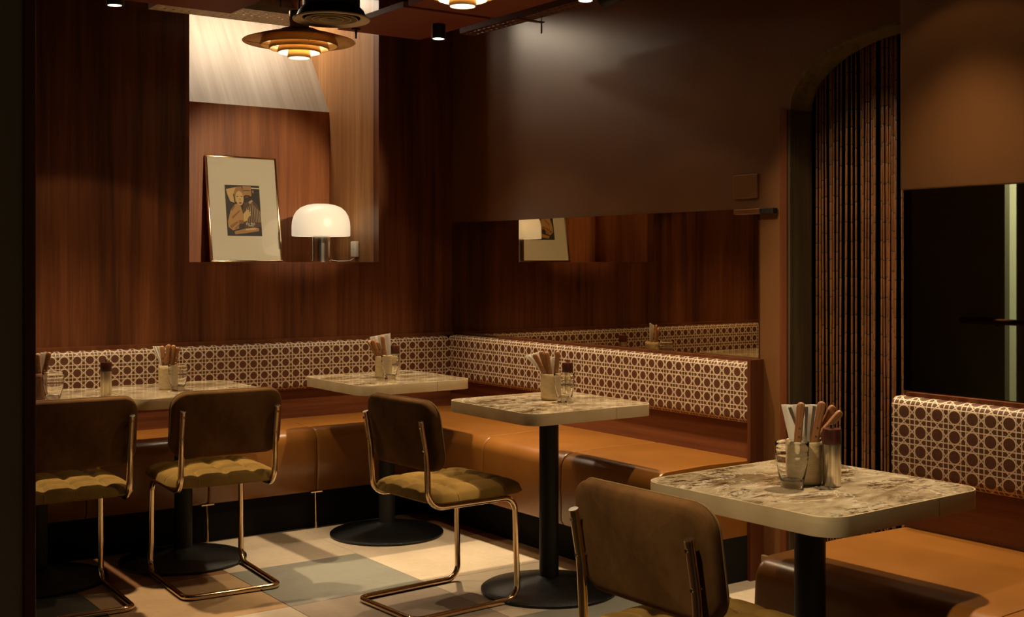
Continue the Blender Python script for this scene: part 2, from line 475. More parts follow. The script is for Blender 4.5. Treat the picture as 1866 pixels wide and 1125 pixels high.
cur.obj('arch_head', 'arch_timber_lit', lin)
struct(MB().box(WB-.012, WB, AY0-.0, AY0+.036, 0, SPR).obj('trim_4', 'teak_edge'), 'narrow red-brown casing strip beside the arched doorway', 'trim')
struct(bevel_box(WB-.016, WB, AY0+.05, 3.468, 0, .10, .003, 2).obj('baseboard_right', 'baseboard_tan'), 'short tan skirting block at the foot of the right wall', 'baseboard')
# corridor behind the curtain
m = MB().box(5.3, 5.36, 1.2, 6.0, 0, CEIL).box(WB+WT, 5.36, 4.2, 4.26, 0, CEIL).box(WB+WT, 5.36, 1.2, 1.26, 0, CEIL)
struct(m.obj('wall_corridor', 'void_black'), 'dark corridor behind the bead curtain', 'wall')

# near right wall
CY = 2.362
struct(MB().box(WC, WB, -2.2, CY, 0, CEIL).obj('wall_near_right', 'lacquer_brown'), 'brown wall stepping forward on the right of the arch', 'wall')
struct(bevel_box(WC-.022, WC-.0005, -2.2, CY, 1.531, CEIL-.01, .004, 2).obj('trim_5', 'lacquer_brown', smooth=40), 'brown lacquered panel above the mirror on the right', 'trim')

# foreground partition and far left side (seen in the mirror)
struct(MB().box(LEFT, .742, 3.13, 3.23, 0, CEIL).obj('wall_left', 'partition_dark'), 'near-black foreground partition at the left edge', 'wall')
struct(bevel_box(.742, .772, 3.125, 3.235, 0, CEIL, .003, 2).obj('trim_6', 'teak_edge'), 'slim red-brown edging on the foreground partition', 'trim')
m = MB().box(LEFT-.06, LEFT, 5.045, WA+.06, 0, CEIL).box(LEFT-.06, LEFT, -3.2, 4.955, 0, CEIL).box(LEFT-.06, LEFT, 4.955, 5.045, 2.2, CEIL)
struct(m.obj('wall_far_left', 'partition_dark'), 'dark wall with a narrow lit kitchen slot, seen in the right mirror', 'wall')
struct(MB().box(LEFT-1.16, LEFT-1.1, 3.5, 6.3, 0, CEIL).obj('wall_kitchen', 'white_tile'), 'white tiled kitchen wall glimpsed in the right mirror', 'wall')
klamp = thing('kitchen_lamp', 'cool white kitchen lamp behind the narrow slot', 'lamp', (LEFT-.55, 4.9, 2.6))
MB().box(-.05, .05, -.3, .3, 0, .03).obj('housing', 'white_plastic', klamp)
a = area('kitchen_light', (0, 0, -.01), .3, 85, (.86, 1.0, .80), (0, 0, 0)); a.parent = klamp

# ------------------------------------------------------------------ banquettes
def cushion(p0, p1, prof_depth, z0, z1, r=.065):
    """cross-section (depth outwards from the wall, z), front top edge rounded, extruded p0..p1"""
    pr = [(0, z0), (prof_depth-.012, z0), (prof_depth, z0+.02), (prof_depth+.004, (z0+z1)/2)]
    for k in range(9):
        a = PI/2*k/8
        pr.append((prof_depth-r+r*math.cos(a), z1-r+r*math.sin(a)))
    pr += [(prof_depth*.5, z1+.006), (0, z1)]
    return pr
def extrude_profile(pr, axis, wall, a0, a1, seam=.006):
    """axis 'x': runs along x, depth goes -y from wall; axis 'y': runs along y, depth goes -x"""
    s = 1 if a1 > a0 else -1
    cd = sum(p[0] for p in pr)/len(pr); cz = sum(p[1] for p in pr)/len(pr)
    def ring(a, k):
        out = []
        for d, z in pr:
            dd = d+(cd-d)*k*.5 if d > 1e-6 else d; zz = z-(.10*k if z > cz else 0)*.5
            out.append(Vector((a, wall-dd, zz)) if axis == 'x' else Vector((wall-dd, a, zz)))
        return out
    rs = [ring(a0+s*.001, .10), ring(a0+s*seam*.35, .045), ring(a0+s*seam*1.2, .012), ring(a0+s*seam*3, 0), ring(a1-s*seam*3, 0), ring(a1-s*seam*1.2, .012), ring(a1-s*seam*.35, .045), ring(a1-s*.001, .10)]
    return MB().rings(rs)
def cane_panel(axis, wall, a0, a1, z0, z1, th):
    r = .03; pr = []
    pr.append((0, z1-.001)); 
    for k in range(9):
        a = PI/2*k/8
        pr.append((th-r+r*math.sin(a), z1-r+r*math.cos(a)))
    for k in range(9):
        a = PI/2*k/8
        pr.append((th-r+r*math.cos(a), z0+r-r*math.sin(a)))
    pr.append((0, z0+.001))
    arc = [0]
    for k in range(1, len(pr)): arc.append(arc[-1]+math.dist(pr[k], pr[k-1]))
    m = MB(); uv = []; n = 12
    rings = []
    for i in range(n+1):
        a = a0+(a1-a0)*i/n
        rings.append([Vector((a, wall-d, z)) if axis == 'x' else Vector((wall-d, a, z)) for d, z in pr])
        uv += [(a, -s+.012) for s in arc]
    m.rings(rings)
    return m, uv
SZ0, SZ1 = .185, .490
def banquette(name, label, axis, wall, depth, segs, a0, a1, ztop, cane_th=.07, plinth_in=.12, end=None, rail='teak_edge', cane_range=None):
    t = thing(name, label, 'bench', (0, 0, 0))
    pr = cushion(0, 0, depth, SZ0, SZ1)
    for s0, s1 in segs:
        extrude_profile(pr, axis, wall, s0, s1).obj('seat_cushion', 'leather_cognac', t, smooth=50)
    m = MB()
    lo, hi = min(a0, a1), max(a0, a1)
    if axis == 'x': m.box(lo, hi, wall-depth+plinth_in, wall-.001, 0, SZ0)
    else: m.box(wall-depth+plinth_in, wall-.001, lo, hi, 0, SZ0)
    m.obj('plinth', 'plinth_black', t)
    m = MB()
    if axis == 'x': m.box(lo, hi, wall-.035, wall-.001, SZ1-.04, ztop-.02)
    else: m.box(wall-.035, wall-.001, lo, (5.80 if hi > 5 else hi), SZ1-.04, ztop-.02)
    m.obj('back_board', 'teak_horizontal' if axis == 'x' else 'teak_horizontal_side', t)
    c0, c1 = cane_range or (a0, a1)
    m, uv = cane_panel(axis, wall-.001, c0, c1, .640, ztop, cane_th)
    m.obj('cane_backrest', 'cane_fabric', t, smooth=60, uv=uv, recalc=True)
    m = MB()
    if axis == 'x': m.box(lo, hi, wall-.03, wall-.001, ztop+.0005, ztop+.018)
    else: m.box(wall-.03, wall-.001, lo, hi, ztop+.0005, ztop+.012)
    m.obj('top_rail', rail, t)
    return t
DA = WA-5.36; DB = WB-3.15; DC = WC-2.48
bq = banquette('banquette', 'long cognac leather banquette with cane-pattern backrest along the teak back wall', 'x', WA, DA,
          [(-.685, -.13), (-.13, .425), (.425, .98), (.98, 1.533), (1.533, 2.087), (2.087, 2.64), (2.64, 3.158)], -.685, 3.725, .888, plinth_in=.055, cane_range=(-.685, 3.658))
for x in (2.087, 2.64):
    m = MB().box(x-.03, x+.03, WA-DA+.004, WA-DA+.03, SZ0-.006, SZ0-.0005)
    f = m.obj('foot', 'brass_bright', bq)
    MB().sweep([(x+.0, WA-DA+.02, SZ0-.004), (x+.004, WA-DA+.022, .0)], .0055, 8).obj('foot_rod', 'brass_bright', f, smooth=40)
bq = banquette('banquette', 'cognac leather banquette under the long mirror on the right wall', 'y', WB, DB,
          [(WA-.038, 4.667), (4.667, 4.074), (4.074, 3.478)], 5.355, 3.478, .893, plinth_in=.13, rail='teak_edge', cane_range=(5.77, 3.478))
MB().box(WB-.078, WB-.001, 3.458, 3.476, .0, .905).obj('end_panel', 'teak_edge', bq)
banquette('banquette', 'cognac leather banquette with large cane backrest at the right edge', 'y', WC, DC,
          [(2.335, 1.617), (1.617, .9), (.9, .18)], 2.335, .18, .893, plinth_in=.13, cane_range=(2.356, .18))

# mirrors
mr = thing('wall_mirror', 'long bronze-tinted mirror above the right-hand banquette by the corner', 'mirror', (0, 0, 0))
MB().box(WB-.006, WB-.0005, 3.481, WA-.003, .908, 1.528).obj('mirror_glass', 'mirror_bronze', mr)
MB().box(WB-.012, WB-.0005, 3.476, WA-.003, .9055, .9075).obj('edge_strip', 'brass_bright', mr)
mr = thing('wall_mirror', 'dark mirror above the banquette at the right edge', 'mirror', (0, 0, 0))
MB().box(WC-.006, WC-.0005, .2, CY-.001, .908, 1.535).obj('mirror_glass', 'mirror_bronze', mr)
# hand rail seen in that mirror
hr = thing('hand_rail', 'wooden hand rail reflected in the dark right-hand mirror', 'rail', (LEFT, 0, .873))
MB().sweep([(.06, 5.36, 0), (.06, 3.9, 0)], .022, 12).obj('rail', 'teak_edge', hr, smooth=40)
for y in (5.1, 4.3): MB().sweep([(.0, y, -.03), (.06, y, -.012)], .008, 8).obj('bracket', 'black_metal', hr, smooth=40)

# wall plate and bracket beside the arch
pl = thing('wall_plate', 'small square copper plate on the brown wall beside the arch', 'plate', (WB, 3.556, 1.6225))
bevel_box(-.010, 0, -.072, .072, -.0505, .0505, .003, 2).obj('plate', 'plate_copper', pl)
bk = thing('mirror_bracket', 'slim brass bracket at the upper right corner of the long mirror', 'bracket', (WB-.006, 3.5, 1.516))
bevel_box(-.03, -.001, -.05, .095, -.011, .011, .003, 2).obj('arm', 'plate_copper', bk)
bevel_box(-.032, -.001, -.057, -.0505, -.012, .012, .002, 2).obj('collar', 'chrome', bk)
bevel_box(-.03, -.001, -.125, -.0575, -.011, .011, .003, 2).obj('clamp', 'black_metal', bk)

# ------------------------------------------------------------------ bead curtain
bc = thing('bead_curtain', 'bamboo bead curtain hanging in the arched doorway', 'curtain', (0, 0, 0))
rod = MB().sweep([(3.875, AY1-.05, 2.30), (3.875, AY0+.05, 2.30)], .008, 8).obj('hanging_rod', 'black_metal', bc, smooth=40)
strand_me = []
rb = random.Random(11)
for q in range(6):
    m = MB(); z = -.004-q*.011
    while z > -2.2:
        ln = .064+rb.random()*.014
        r = .0045+rb.random()*.0004
        m.cur = 0; m.lathe([(r*.9, z), (r, z-.003), (r*.96, z-ln*.5), (r, z-ln+.003), (r*.9, z-ln)], 6)
        m.cur = 1; m.lathe([(r*.8, z-ln), (r*1.02, z-ln-.0012), (r*1.02, z-ln-.0035), (r*.8, z-ln-.0047)], 6)
        z -= ln+.0047
    strand_me.append(m.mesh('bead_strand', ['bamboo_dark', 'duct_black'], smooth=60))
y = AY0-.022; k = 0
while y > AY1+.02:
    o = link('bead_strand', strand_me[[0, 1, 2, 3, 4, 5, 5, 4, 3, 2, 1, 0][k % 12]], bc, (3.875+rb.uniform(-.006, .006), y, 2.292))
    o.rotation_euler = (rb.uniform(-.006, .006), rb.uniform(-.004, .004), rb.uniform(0, 6))
    o.scale = (1, 1, rb.uniform(.99, 1.0))
    k += 1
    y -= rb.choice([.0102, .0102, .0106, .011, .0115, .021])

# ------------------------------------------------------------------ tables
def make_table(label):
    t = thing('pedestal_table', label, 'table', group='square stone-topped pedestal tables')
    W = .60
    out = rrect(W, W, .065, 8); inn = rrect(W-.008, W-.008, .061, 8)
    m = MB().rings([[Vector((x, y, .705)) for x, y in inn], [Vector((x, y, .705)) for x, y in out], [Vector((x, y, .749)) for x, y in out],
                    [Vector((x*.9985, y*.9985, .750)) for x, y in out], [Vector((x, y, .750)) for x, y in inn], [Vector((x, y, .71)) for x, y in inn]], False, False)
    rim = m.obj('metal_rim', 'brass_brushed', t, smooth=35)
    MB().box(.0995, .1005, -W/2-.0004, -W/2+.001, .7055, .7495).obj('rim_joint', 'black_metal', rim)
    MB().prism(inn, .712, .7492).obj('stone_top', 'stone_top', t)
    MB().lathe([(.15, .700), (.15, .706)], 24).obj('mounting_plate', 'black_metal', t)
    MB().lathe([(.0385, .045), (.0385, .702)], 28).obj('column', 'black_metal', t, smooth=40)
    MB().lathe([(.0, .0), (.268, .0), (.272, .003), (.272, .010), (.266, .014), (.20, .026), (.12, .042), (.060, .054), (.045, .058), (.040, .060), (.0, .060)], 56, caps=False).obj('base', 'cast_iron', t, smooth=30)
    return t
def dup(root, loc, rz, label, group=None):
    r = root.copy(); COL.objects.link(r); r.location = loc; r.rotation_euler = (0, 0, rz); r['label'] = label
    if group: r['group'] = group
    for ch in list(root.children):
        c = ch.copy(); COL.objects.link(c); c.parent = r
        for g in list(ch.children):
            d = g.copy(); COL.objects.link(d); d.parent = c
    return r
TABLES = [((2.362, 2.035), .035, 'front square stone-topped table before the bead curtain'),
          ((2.905, 3.835), -.008, 'stone-topped table in front of the long mirror, beside the single mustard chair'),
          ((2.872, 5.082), 0, 'stone-topped table in the corner of the two banquettes'),
          ((1.888, 5.142), 0, 'stone-topped table pulled up behind the fully visible left chair'),
          ((1.276, 5.142), 0, 'leftmost stone-topped table, cut by the dark partition')]
t0 = None
for (x, y), rz, lab in TABLES:
    if t0 is None:
        t0 = make_table(lab); t0.location = (x, y, 0); t0.rotation_euler = (0, 0, rz)
    else: dup(t0, (x, y, 0), rz, lab)

# ------------------------------------------------------------------ chairs (front = +y local)
def make_chair(label):
    t = thing('cantilever_chair', label, 'chair', group='cantilever chairs with mustard seats')
    R = .0115; X = .191; ZR = .408; YF = .228; YB = -.235
    def side(s):
        return [(s*X, -.205, .728), (s*X, -.182, .60), (s*X, -.172, ZR), (s*X, YF, ZR-.004), (s*(X+.004), YF+.012, R), (s*X, YB, R)]
    path = fillet(side(1)+list(reversed(side(-1))), [.4, .065, .055, .055, .04, .04, .055, .055, .065, .4], 7)
    MB().sweep(path, R, 12).obj('tube_frame', 'tube_brass', t, smooth=50)
    for s in (-1, 1):
        MB().sweep([(s*X, -.205, .727), (s*X, -.2058, .7295)], R*1.04, 12).obj('end_cap', 'chrome', t, smooth=40)
        for z in (.705, .62):
            yy = -.205+(.728-z)/.128*.023
            MB().sweep([(s*X, yy-.0135, z), (s*X, yy+.028, z)], .0042, 8).obj('bolt', 'chrome', t, smooth=40)
        MB().sweep([(s*X*.98, -.10, ZR+.008), (s*X*.98, -.10, ZR+.02)], .012, 10).obj('seat_mount', 'black_metal', t, smooth=40)
        MB().sweep([(s*X*.98, .16, ZR+.008), (s*X*.98, .16, ZR+.02)], .012, 10).obj('seat_mount', 'black_metal', t, smooth=40)
    # backrest
    W, H, TH = .450, .264, .046
    yc = -.166; zc = .666; tilt = math.radians(-9)
    prof = [(0.0, -.5), (.55, -.5), (.86, -.5), (.955, -.47), (.988, -.36), (1.0, -.18), (1.0, .18), (.985, .36), (.945, .47), (.85, .52), (.55, .55), (0.001, .56)]
    out = rrect(W, H, .062, 8)
    rings = []
    for sc, th in prof:
        ring = []
        for x, z in out:
            ex = W/2*(1-sc); 
            px = x*sc; pz = z*sc
            if sc > .8:      # keep an even inset near the edge
                px = x-math.copysign(min(abs(x), (1-sc)*H*.62), x)*1.0; pz = z*(1-(1-sc)*1.24) if abs(z) > 0 else z
            y = th*TH+.42*px*px
            v = Vector((px, y, pz))
            ring.append(Matrix.Rotation(-tilt, 3, 'X') @ v+Vector((0, yc, zc)))
        rings.append(ring)
    m = MB().rings(rings, True, True)
    back = m.obj('backrest', 'suede_brown', t, smooth=60)
    ring = []
    for x, z in out:
        v = Vector((x*1.001, .42*x*x+.01, z*1.001)); ring.append(Matrix.Rotation(-tilt, 3, 'X') @ v+Vector((0, yc, zc)))
    MB().sweep(ring, .0022, 6, True).obj('piping', 'piping', back, smooth=60)
    # tufted seat
    SW, SD = .452, .445; z0 = ZR+.020; yc = .052; N = 48
    def outl(ang):
        c, s = math.cos(ang), math.sin(ang); p = 7.0
        return 1/((abs(c)**p+abs(s)**p)**(1/p))
    lines = (-.5, 0, .5)
    def topz(a, b):
        mm = max(abs(a), abs(b))
        e = (1-min(1, mm)**4.5)**(1/2.4)
        h = .052*e
        w = max(0, 1-mm**8)
        dip = 0
        for l in lines:
            dip = max(dip, .0115*math.exp(-((a-l)/.065)**2), .0115*math.exp(-((b-l)/.065)**2))
        for la in lines:
            for lb in lines:
                dip = max(dip, .022*math.exp(-(((a-la)**2+(b-lb)**2)/.011)))
        return h-dip*w*min(1, (1-mm)*6+.35)
    def pos(a, b, z):
        mm = max(abs(a), abs(b))
        if mm < 1e-6: return Vector((0, yc, z0+z))
        ang = math.atan2(b, a); sq = mm/math.hypot(a, b)     # on the unit square: r = mm/..; map to superellipse
        k = outl(ang)*math.hypot(a, b)*1.0
        lim = 1/max(abs(math.cos(ang)), abs(math.sin(ang)))
        k = math.hypot(a, b)/lim*outl(ang)
        return Vector((math.cos(ang)*k*SW/2, yc+math.sin(ang)*k*SD/2, z0+z))
    m = MB(); vs = []; fs = []
    for sgn in (1, -1):
        o = len(vs)
        for i in range(N+1):
            for j in range(N+1):
                a = -1+2*i/N; b = -1+2*j/N
                mm = max(abs(a), abs(b))
                z = topz(a, b) if sgn > 0 else -.016*(1-mm**6)**.5
                vs.append(pos(a, b, z))
        for i in range(N):
            for j in range(N):
                q = (o+i*(N+1)+j, o+(i+1)*(N+1)+j, o+(i+1)*(N+1)+j+1, o+i*(N+1)+j+1)
                fs.append(q if sgn > 0 else tuple(reversed(q)))
    m.add(vs, fs)
    seat = m.obj('seat', 'velvet_mustard', t, smooth=70, weld=True)
    sm = MB()
    for l in lines:
        for ax in (0, 1):
            pts = []
            for k in range(61):
                q = -1+2*k/60
                a, b = (l, q) if ax else (q, l)
                pts.append(pos(a, b, topz(a, b)+.0006))
            sm.sweep(pts, .0009, 4)
    sm.obj('stitching', 'stitch', seat)
    bt = MB()
    for la in lines:
        for lb in lines:
            p = pos(la, lb, topz(la, lb)+.0005)
            MB().lathe([(.0, .003), (.005, .0022), (.0075, 0)], 8, tuple(p), False).obj('button', 'velvet_mustard', seat, smooth=60)
    return t
CHAIRS = [((1.868, 4.730), -.060, 'mustard-seated tubular chair, back to the viewer, before the left tables'),
          ((1.281, 4.746), -.029, 'leftmost tubular chair, partly hidden by the dark partition'),
          ((2.458, 3.956), -1.515, 'mustard tubular chair seen from the side before the long mirror'),
          ((1.961, 2.031), -1.560, 'tubular chair with brown suede back in the foreground at the front table')]
c0 = None
for (x, y), rz, lab in CHAIRS:
    if c0 is None:
        c0 = make_chair(lab); c0.location = (x, y, 0); c0.rotation_euler = (0, 0, rz)
    else: dup(c0, (x, y, 0), rz, lab)

# ------------------------------------------------------------------ table ware
TZ = .750
def frame(x, y, z):
    M = Matrix((RGT.to_4d(), FWD.to_4d(), UP.to_4d(), (0, 0, 0, 1))).transposed()
    M = Matrix(((RGT.x, FWD.x, 0, x), (RGT.y, FWD.y, 0, y), (0, 0, 1, z), (0, 0, 0, 1)))
    return M
_glass = None
def glass(x, y, where):
    global _glass
    if _glass is None:
        prof = [(.0, .0), (.024, .0), (.0265, .002), (.0275, .010), (.0325, .030), (.0385, .062), (.0405, .080), (.0412, .0805), (.0405, .082), (.0412, .100), (.0418, .112), (.0412, .1132), (.0404, .112),
                (.0398, .100), (.0391, .080), (.0369, .062), (.0306, .031), (.024, .0185), (.0, .017)]
        m = MB(); m.lathe(prof, 36, caps=False)
        _glass = m.mesh('tumbler', 'glass', smooth=50)
    o = link('tumbler', _glass, None, (x, y, TZ+.0003))
    return tag(o, 'clear ridged water tumbler '+where, 'glass', 'clear tumblers on the tables')
_mill = []
def mill(x, y, where):
    t = thing('pepper_mill', 'steel and dark wood pepper mill '+where, 'pepper mill', (x, y, TZ+.0003), 0, 'pepper mills on the tables')
    if not _mill:
        _mill.append(MB().lathe([(.0, 0), (.0222, 0), (.0228, .001), (.0228, .1035), (.0, .1035)], 32, caps=False).mesh('body', 'mill_steel', smooth=35))
        _mill.append(MB().lathe([(.0, .104), (.0226, .104), (.0232, .106), (.0232, .139), (.0222, .1415), (.0, .1415)], 32, caps=False).mesh('wooden_cap', 'mill_wood', smooth=35))
        _mill.append(MB().lathe([(.0, .1415), (.006, .1415), (.0062, .150), (.0055, .1525), (.0, .153)], 16, caps=False).mesh('knob', 'brass_bright', smooth=35))
    for n_, me in zip(('body', 'wooden_cap', 'knob'), _mill): link(n_, me, t)
    return t
def holder(x, y, where, mat='ceramic_ribbed', h=.105, r=.0415, look='cream ribbed'):
    prof = [(.0, 0), (r-.004, 0), (r-.002, .003)]
    k = 0; z = .008
    while z < h-.010:
        prof += [(r-.0006, z), (r, z+.0022), (r-.0006, z+.0044)]; z += .0058
    prof += [(r, h-.003), (r-.0015, h), (r-.0035, h-.001), (r-.0045, h-.006), (r-.0045, .006), (.0, .006)]
    o = MB().lathe(prof, 40, caps=False).obj('cutlery_holder', mat, None, smooth=50)
    o.location = (x, y, TZ+.0003)
    return tag(o, look+' cutlery holder '+where, 'cutlery holder', 'cutlery holders on the tables')
ORD = ['first', 'second', 'third', 'fourth', 'fifth', 'sixth', 'seventh']
def lean_frame(cx, cy, h, b, t_, hh, depth, dlean):
    """local z along the piece, x across (towards image right), y away"""
    M = frame(cx, cy, TZ+h)
    base = Vector((b, depth, 0)); top = Vector((t_, depth+dlean, hh))
    zz = (top-base).normalized(); yy = Vector((0, 1, 0)); xx = yy.cross(zz).normalized(); yy = zz.cross(xx)
    L = Matrix(((xx.x, yy.x, zz.x, base.x), (xx.y, yy.y, zz.y, base.y), (xx.z, yy.z, zz.z, base.z), (0, 0, 0, 1)))
    return M @ L, (top-base).length
def knife(cx, cy, h, b, t_, hh, depth, dlean, label, group, turn=0.0, w=.0098):
    M, ln = lean_frame(cx, cy, h, b, t_, hh, depth, dlean)
    t = thing('table_knife', label, 'knife', group=group)
    t.matrix_world = M @ Matrix.Rotation(turn, 4, 'Z')
    zs = [-.012, -.005, .02, ln*.55, ln*.85, ln*.95, ln*.99, ln]
    ws = [.75, .9, 1, .92, 1.08, .95, .6, .2]
    rings = [[Vector((x*w*2*k, y*.0115*min(1, k+.1), z)) for x, y in rrect(1, 1, .3, 3)] for z, k in zip(zs, ws)]
    MB().rings(rings).obj('handle', 'knife_wood', t, smooth=50)
    for z in (.012, .034):
        MB().sweep([(0, -.0066, z), (0, .0066, z)], .0026, 8).obj('rivet', 'rivet', t, smooth=40)
    bl = -(h-.022)/max(.5, math.cos(math.atan2(abs(t_-b), hh)))
    MB().add([(-.007, -.0006, -.011), (.007, -.0006, -.011), (.008, -.0006, bl*.8), (-.004, -.0006, bl), (-.007, .0006, -.011), (.007, .0006, -.011), (.008, .0006, bl*.8), (-.004, .0006, bl)],
             [(0, 1, 2, 3), (7, 6, 5, 4), (0, 4, 5, 1), (1, 5, 6, 2), (2, 6, 7, 3), (3, 7, 4, 0)]).obj('blade', 'steel', t)
    return t
def fork(cx, cy, h, b, t_, hh, depth, dlean, label, group):
    M, ln = lean_frame(cx, cy, h, b, t_, hh, depth, dlean)
    o = MB()
    zs = [-.08, -.02, ln*.5, ln*.9, ln]; ws = [.35, .4, .62, .85, .7]
    o.rings([[Vector((x*.011*k, y*.0025, z)) for x, y in rrect(1, 1, .3, 3)] for z, k in zip(zs, ws)])
    ob = o.obj('table_fork', 'steel', None, smooth=50); ob.matrix_world = M
    return tag(ob, label, 'fork', group)
def napkin(cx, cy, h, b0, b1, t0_, t1_, h0, h1, depth, label, group):
    """folded napkin: bottom edge b0..b1 at the rim, top corners (t0,h0), (t1,h1), continues down inside"""
    m = MB(); rings = []
    nx = 9
    for layer, off in ((0, 0), (1, .0035)):
        pass
    c = (b0+b1)/2
    rows = [(-.07, c-.012, c+.012, -.07), (0, b0, b1, 0), (.5, (b0+t0_)/2, (b1+t1_)/2, None), (1, t0_, t1_, None)]
    vs = []; fs = []
    for side in (0, 1):
        for q, l, r, zz in rows:
            for i in range(nx):
                s = i/(nx-1)
                z = (h0+(h1-h0)*s)*q if zz is None else zz
                y = depth+.0025*math.sin(i*2.4)*(1 if q > 0 else .4)+(.004 if side else 0)
                vs.append((l+(r-l)*s, y, z))
    R_ = len(rows)
    for side in (0, 1):
        o = side*R_*nx
        for a in range(R_-1):
            for i in range(nx-1):
                f_ = (o+a*nx+i, o+a*nx+i+1, o+(a+1)*nx+i+1, o+(a+1)*nx+i)
                fs.append(f_ if not side else tuple(reversed(f_)))
    o2 = R_*nx
    for i in range(nx-1):
        fs.append((i, o2+i, o2+i+1, i+1)); k = (R_-1)*nx
        fs.append((k+i, k+i+1, o2+k+i+1, o2+k+i))
    for a in range(R_-1):
        fs.append((a*nx, (a+1)*nx, o2+(a+1)*nx, o2+a*nx)); k = nx-1
        fs.append((a*nx+k, o2+a*nx+k, o2+(a+1)*nx+k, (a+1)*nx+k))
    m.add(vs, fs)
    o = m.obj('paper_napkin', 'napkin_paper', None, smooth=25); o.matrix_world = frame(cx, cy, TZ+h)
    return tag(o, label, 'napkin', group)
def caddy(x, y, where, knives, naps, forks=(), **kw):
    holder(x, y, where, **kw)
    h = kw.get('h', .105)
    ks = sorted(knives, key=lambda k: k[0]+k[1])
    for i, k in enumerate(ks):
        knife(x, y, h, *k[:5], '%s wooden-handled knife from the left in the holder %s' % (ORD[i], where), 'wooden-handled knives '+where, k[5] if len(k) > 5 else 0)
    for i, n_ in enumerate(naps):
        pos_ = 'white folded paper napkin ' if len(naps) == 1 else ('larger white folded paper napkin ' if i == 0 else 'narrower white folded paper napkin ')
        napkin(x, y, h, *n_, pos_+'in the holder '+where, 'napkins '+where)
    for i, f_ in enumerate(forks):
        fork(x, y, h, *f_, '%s dull steel fork from the left in the holder %s' % (ORD[i], where), 'steel forks '+where)
# knives: (bottom offset, top offset, height, depth, depth lean, turn)   napkins: (b0, b1, t0, t1, h0, h1, depth)
w = 'on the front table'
caddy(2.366, 2.058, w, [(-.020, -.012, .098, -.018, -.004, .1), (.024, .043, .099, -.010, -.002, 0), (.033, .078, .086, .008, .004, .4), (.028, .092, .074, -.006, -.004, .5)],
      [(-.034, .036, -.054, .050, .088, .088, .012)], [(-.006, -.036, .083, -.002, .002), (.004, .006, .085, -.003, 0), (.014, .026, .087, -.004, 0)], r=.046, h=.107)
glass(2.288, 2.028, w); mill(2.391, 1.990, w)
w = 'on the table before the long mirror'
caddy(2.955, 3.888, w, [(-.024, -.068, .081, -.016, -.004), (-.016, -.040, .092, -.008, 0), (-.004, -.018, .090, -.016, 0, .3), (.021, .028, .092, .0, .002)],
      [(-.034, .0, -.106, -.042, .070, .090, .010), (.004, .022, -.004, .020, .060, .068, .018)])
glass(2.940, 3.782, w); mill(3.062, 3.915, w)
w = 'on the corner table'
caddy(2.860, 5.092, w, [(-.030, -.070, .073, -.016, -.004, .6), (-.020, -.052, .078, -.020, -.004), (-.008, -.030, .070, -.020, 0), (.008, -.004, .097, -.018, -.004)],
      [(-.033, .034, -.068, .032, .090, .108, .004)])
glass(2.842, 4.998, w); mill(2.985, 5.2, w)
w = 'on the table by the left chair'
caddy(1.833, 5.178, w, [(-.014, -.023, .085, -.014, -.002), (-.002, .010, .092, -.020, -.004), (.014, .029, .089, -.014, -.002), (.030, .042, .080, -.006, 0, .5)],
      [(-.035, -.014, -.070, -.028, .082, .082, .004), (-.012, .034, -.016, .036, .084, .060, .018)])
glass(1.846, 5.092, w); mill(1.525, 5.05, 'beside the joint of the two left tables')
w = 'on the leftmost table'
caddy(1.262, 5.112, w, [(.008, .000, .072, -.016, -.002), (.022, .014, .082, -.020, -.002, .4), (.033, .052, .085, .004, .002)],
      [(-.032, .006, -.038, .004, .074, .076, .006), (.010, .032, .012, .036, .080, .086, .014)], mat='ceramic_brown', look='brown ribbed')
glass(1.304, 5.012, w)

# ------------------------------------------------------------------ display niche
# framed picture, leaning on the niche back
PW, PH = .42, .60
lean = math.atan2(.095, PH)
pic = thing('framed_picture', 'framed fashion poster in a wide pale mat leaning in the niche', 'picture', (2.69, 6.322, SILL+.0005))
pic.rotation_euler = (-lean, 0, 0)
b = .009
for nm, q in (('frame_rail', (-PW/2, PW/2, 0, b)), ('frame_rail', (-PW/2, PW/2, PH-b, PH)), ('frame_stile', (-PW/2, -PW/2+b, b, PH-b)), ('frame_stile', (PW/2-b, PW/2, b, PH-b))):
    bevel_box(q[0], q[1], -.002, .024, q[2], q[3], .002, 2).obj(nm, 'tube_brass', pic, smooth=40)
MB().box(-PW/2+b, PW/2-b, .010, .018, b, PH-b).obj('mat_board', 'mat_board', pic)
MB().box(-PW/2+b, PW/2-b, .0035, .0055, b, PH-b).obj('glass_pane', 'glass_pane', pic)
# the print: flat coloured shapes, coordinates as read off the poster (0..705, 0..1010)
pr = MB(); names = list(PRINT)
PX0, PX1, PZ0, PZ1 = -.105, .100, .148, .437
def q2(px, py, layer): return Vector((PX0+(PX1-PX0)*(px-55)/705, .0099-layer*.00012, PZ1-(PZ1-PZ0)*(py-65)/1010))
def poly(pts, mat, layer):
    pr.cur = names.index(mat); pr.add([q2(x, y, layer) for x, y in pts], [tuple(range(len(pts)))])
def oval(cx, cy, rx, ry, rot=0): 
    out = []
    for k in range(18):
        a = 2*PI*k/18; x = rx*math.cos(a); y = ry*math.sin(a)
        out.append((cx+x*math.cos(rot)-y*math.sin(rot), cy+x*math.sin(rot)+y*math.cos(rot)))
    return out
poly([(55, 65), (760, 65), (760, 1075), (55, 1075)], 'pr_dark', 0)
poly([(590, 108), (755, 112), (755, 132), (590, 126)], 'pr_white', 1)
poly([(415, 80), (585, 80), (592, 250), (565, 330), (500, 365), (430, 330)], 'pr_skin2', 1)
poly(oval(625, 190, 14, 34), 'pr_skin2', 1)
poly([(425, 285), (465, 260), (540, 262), (580, 290), (560, 345), (500, 372), (435, 350)], 'pr_dark', 2)
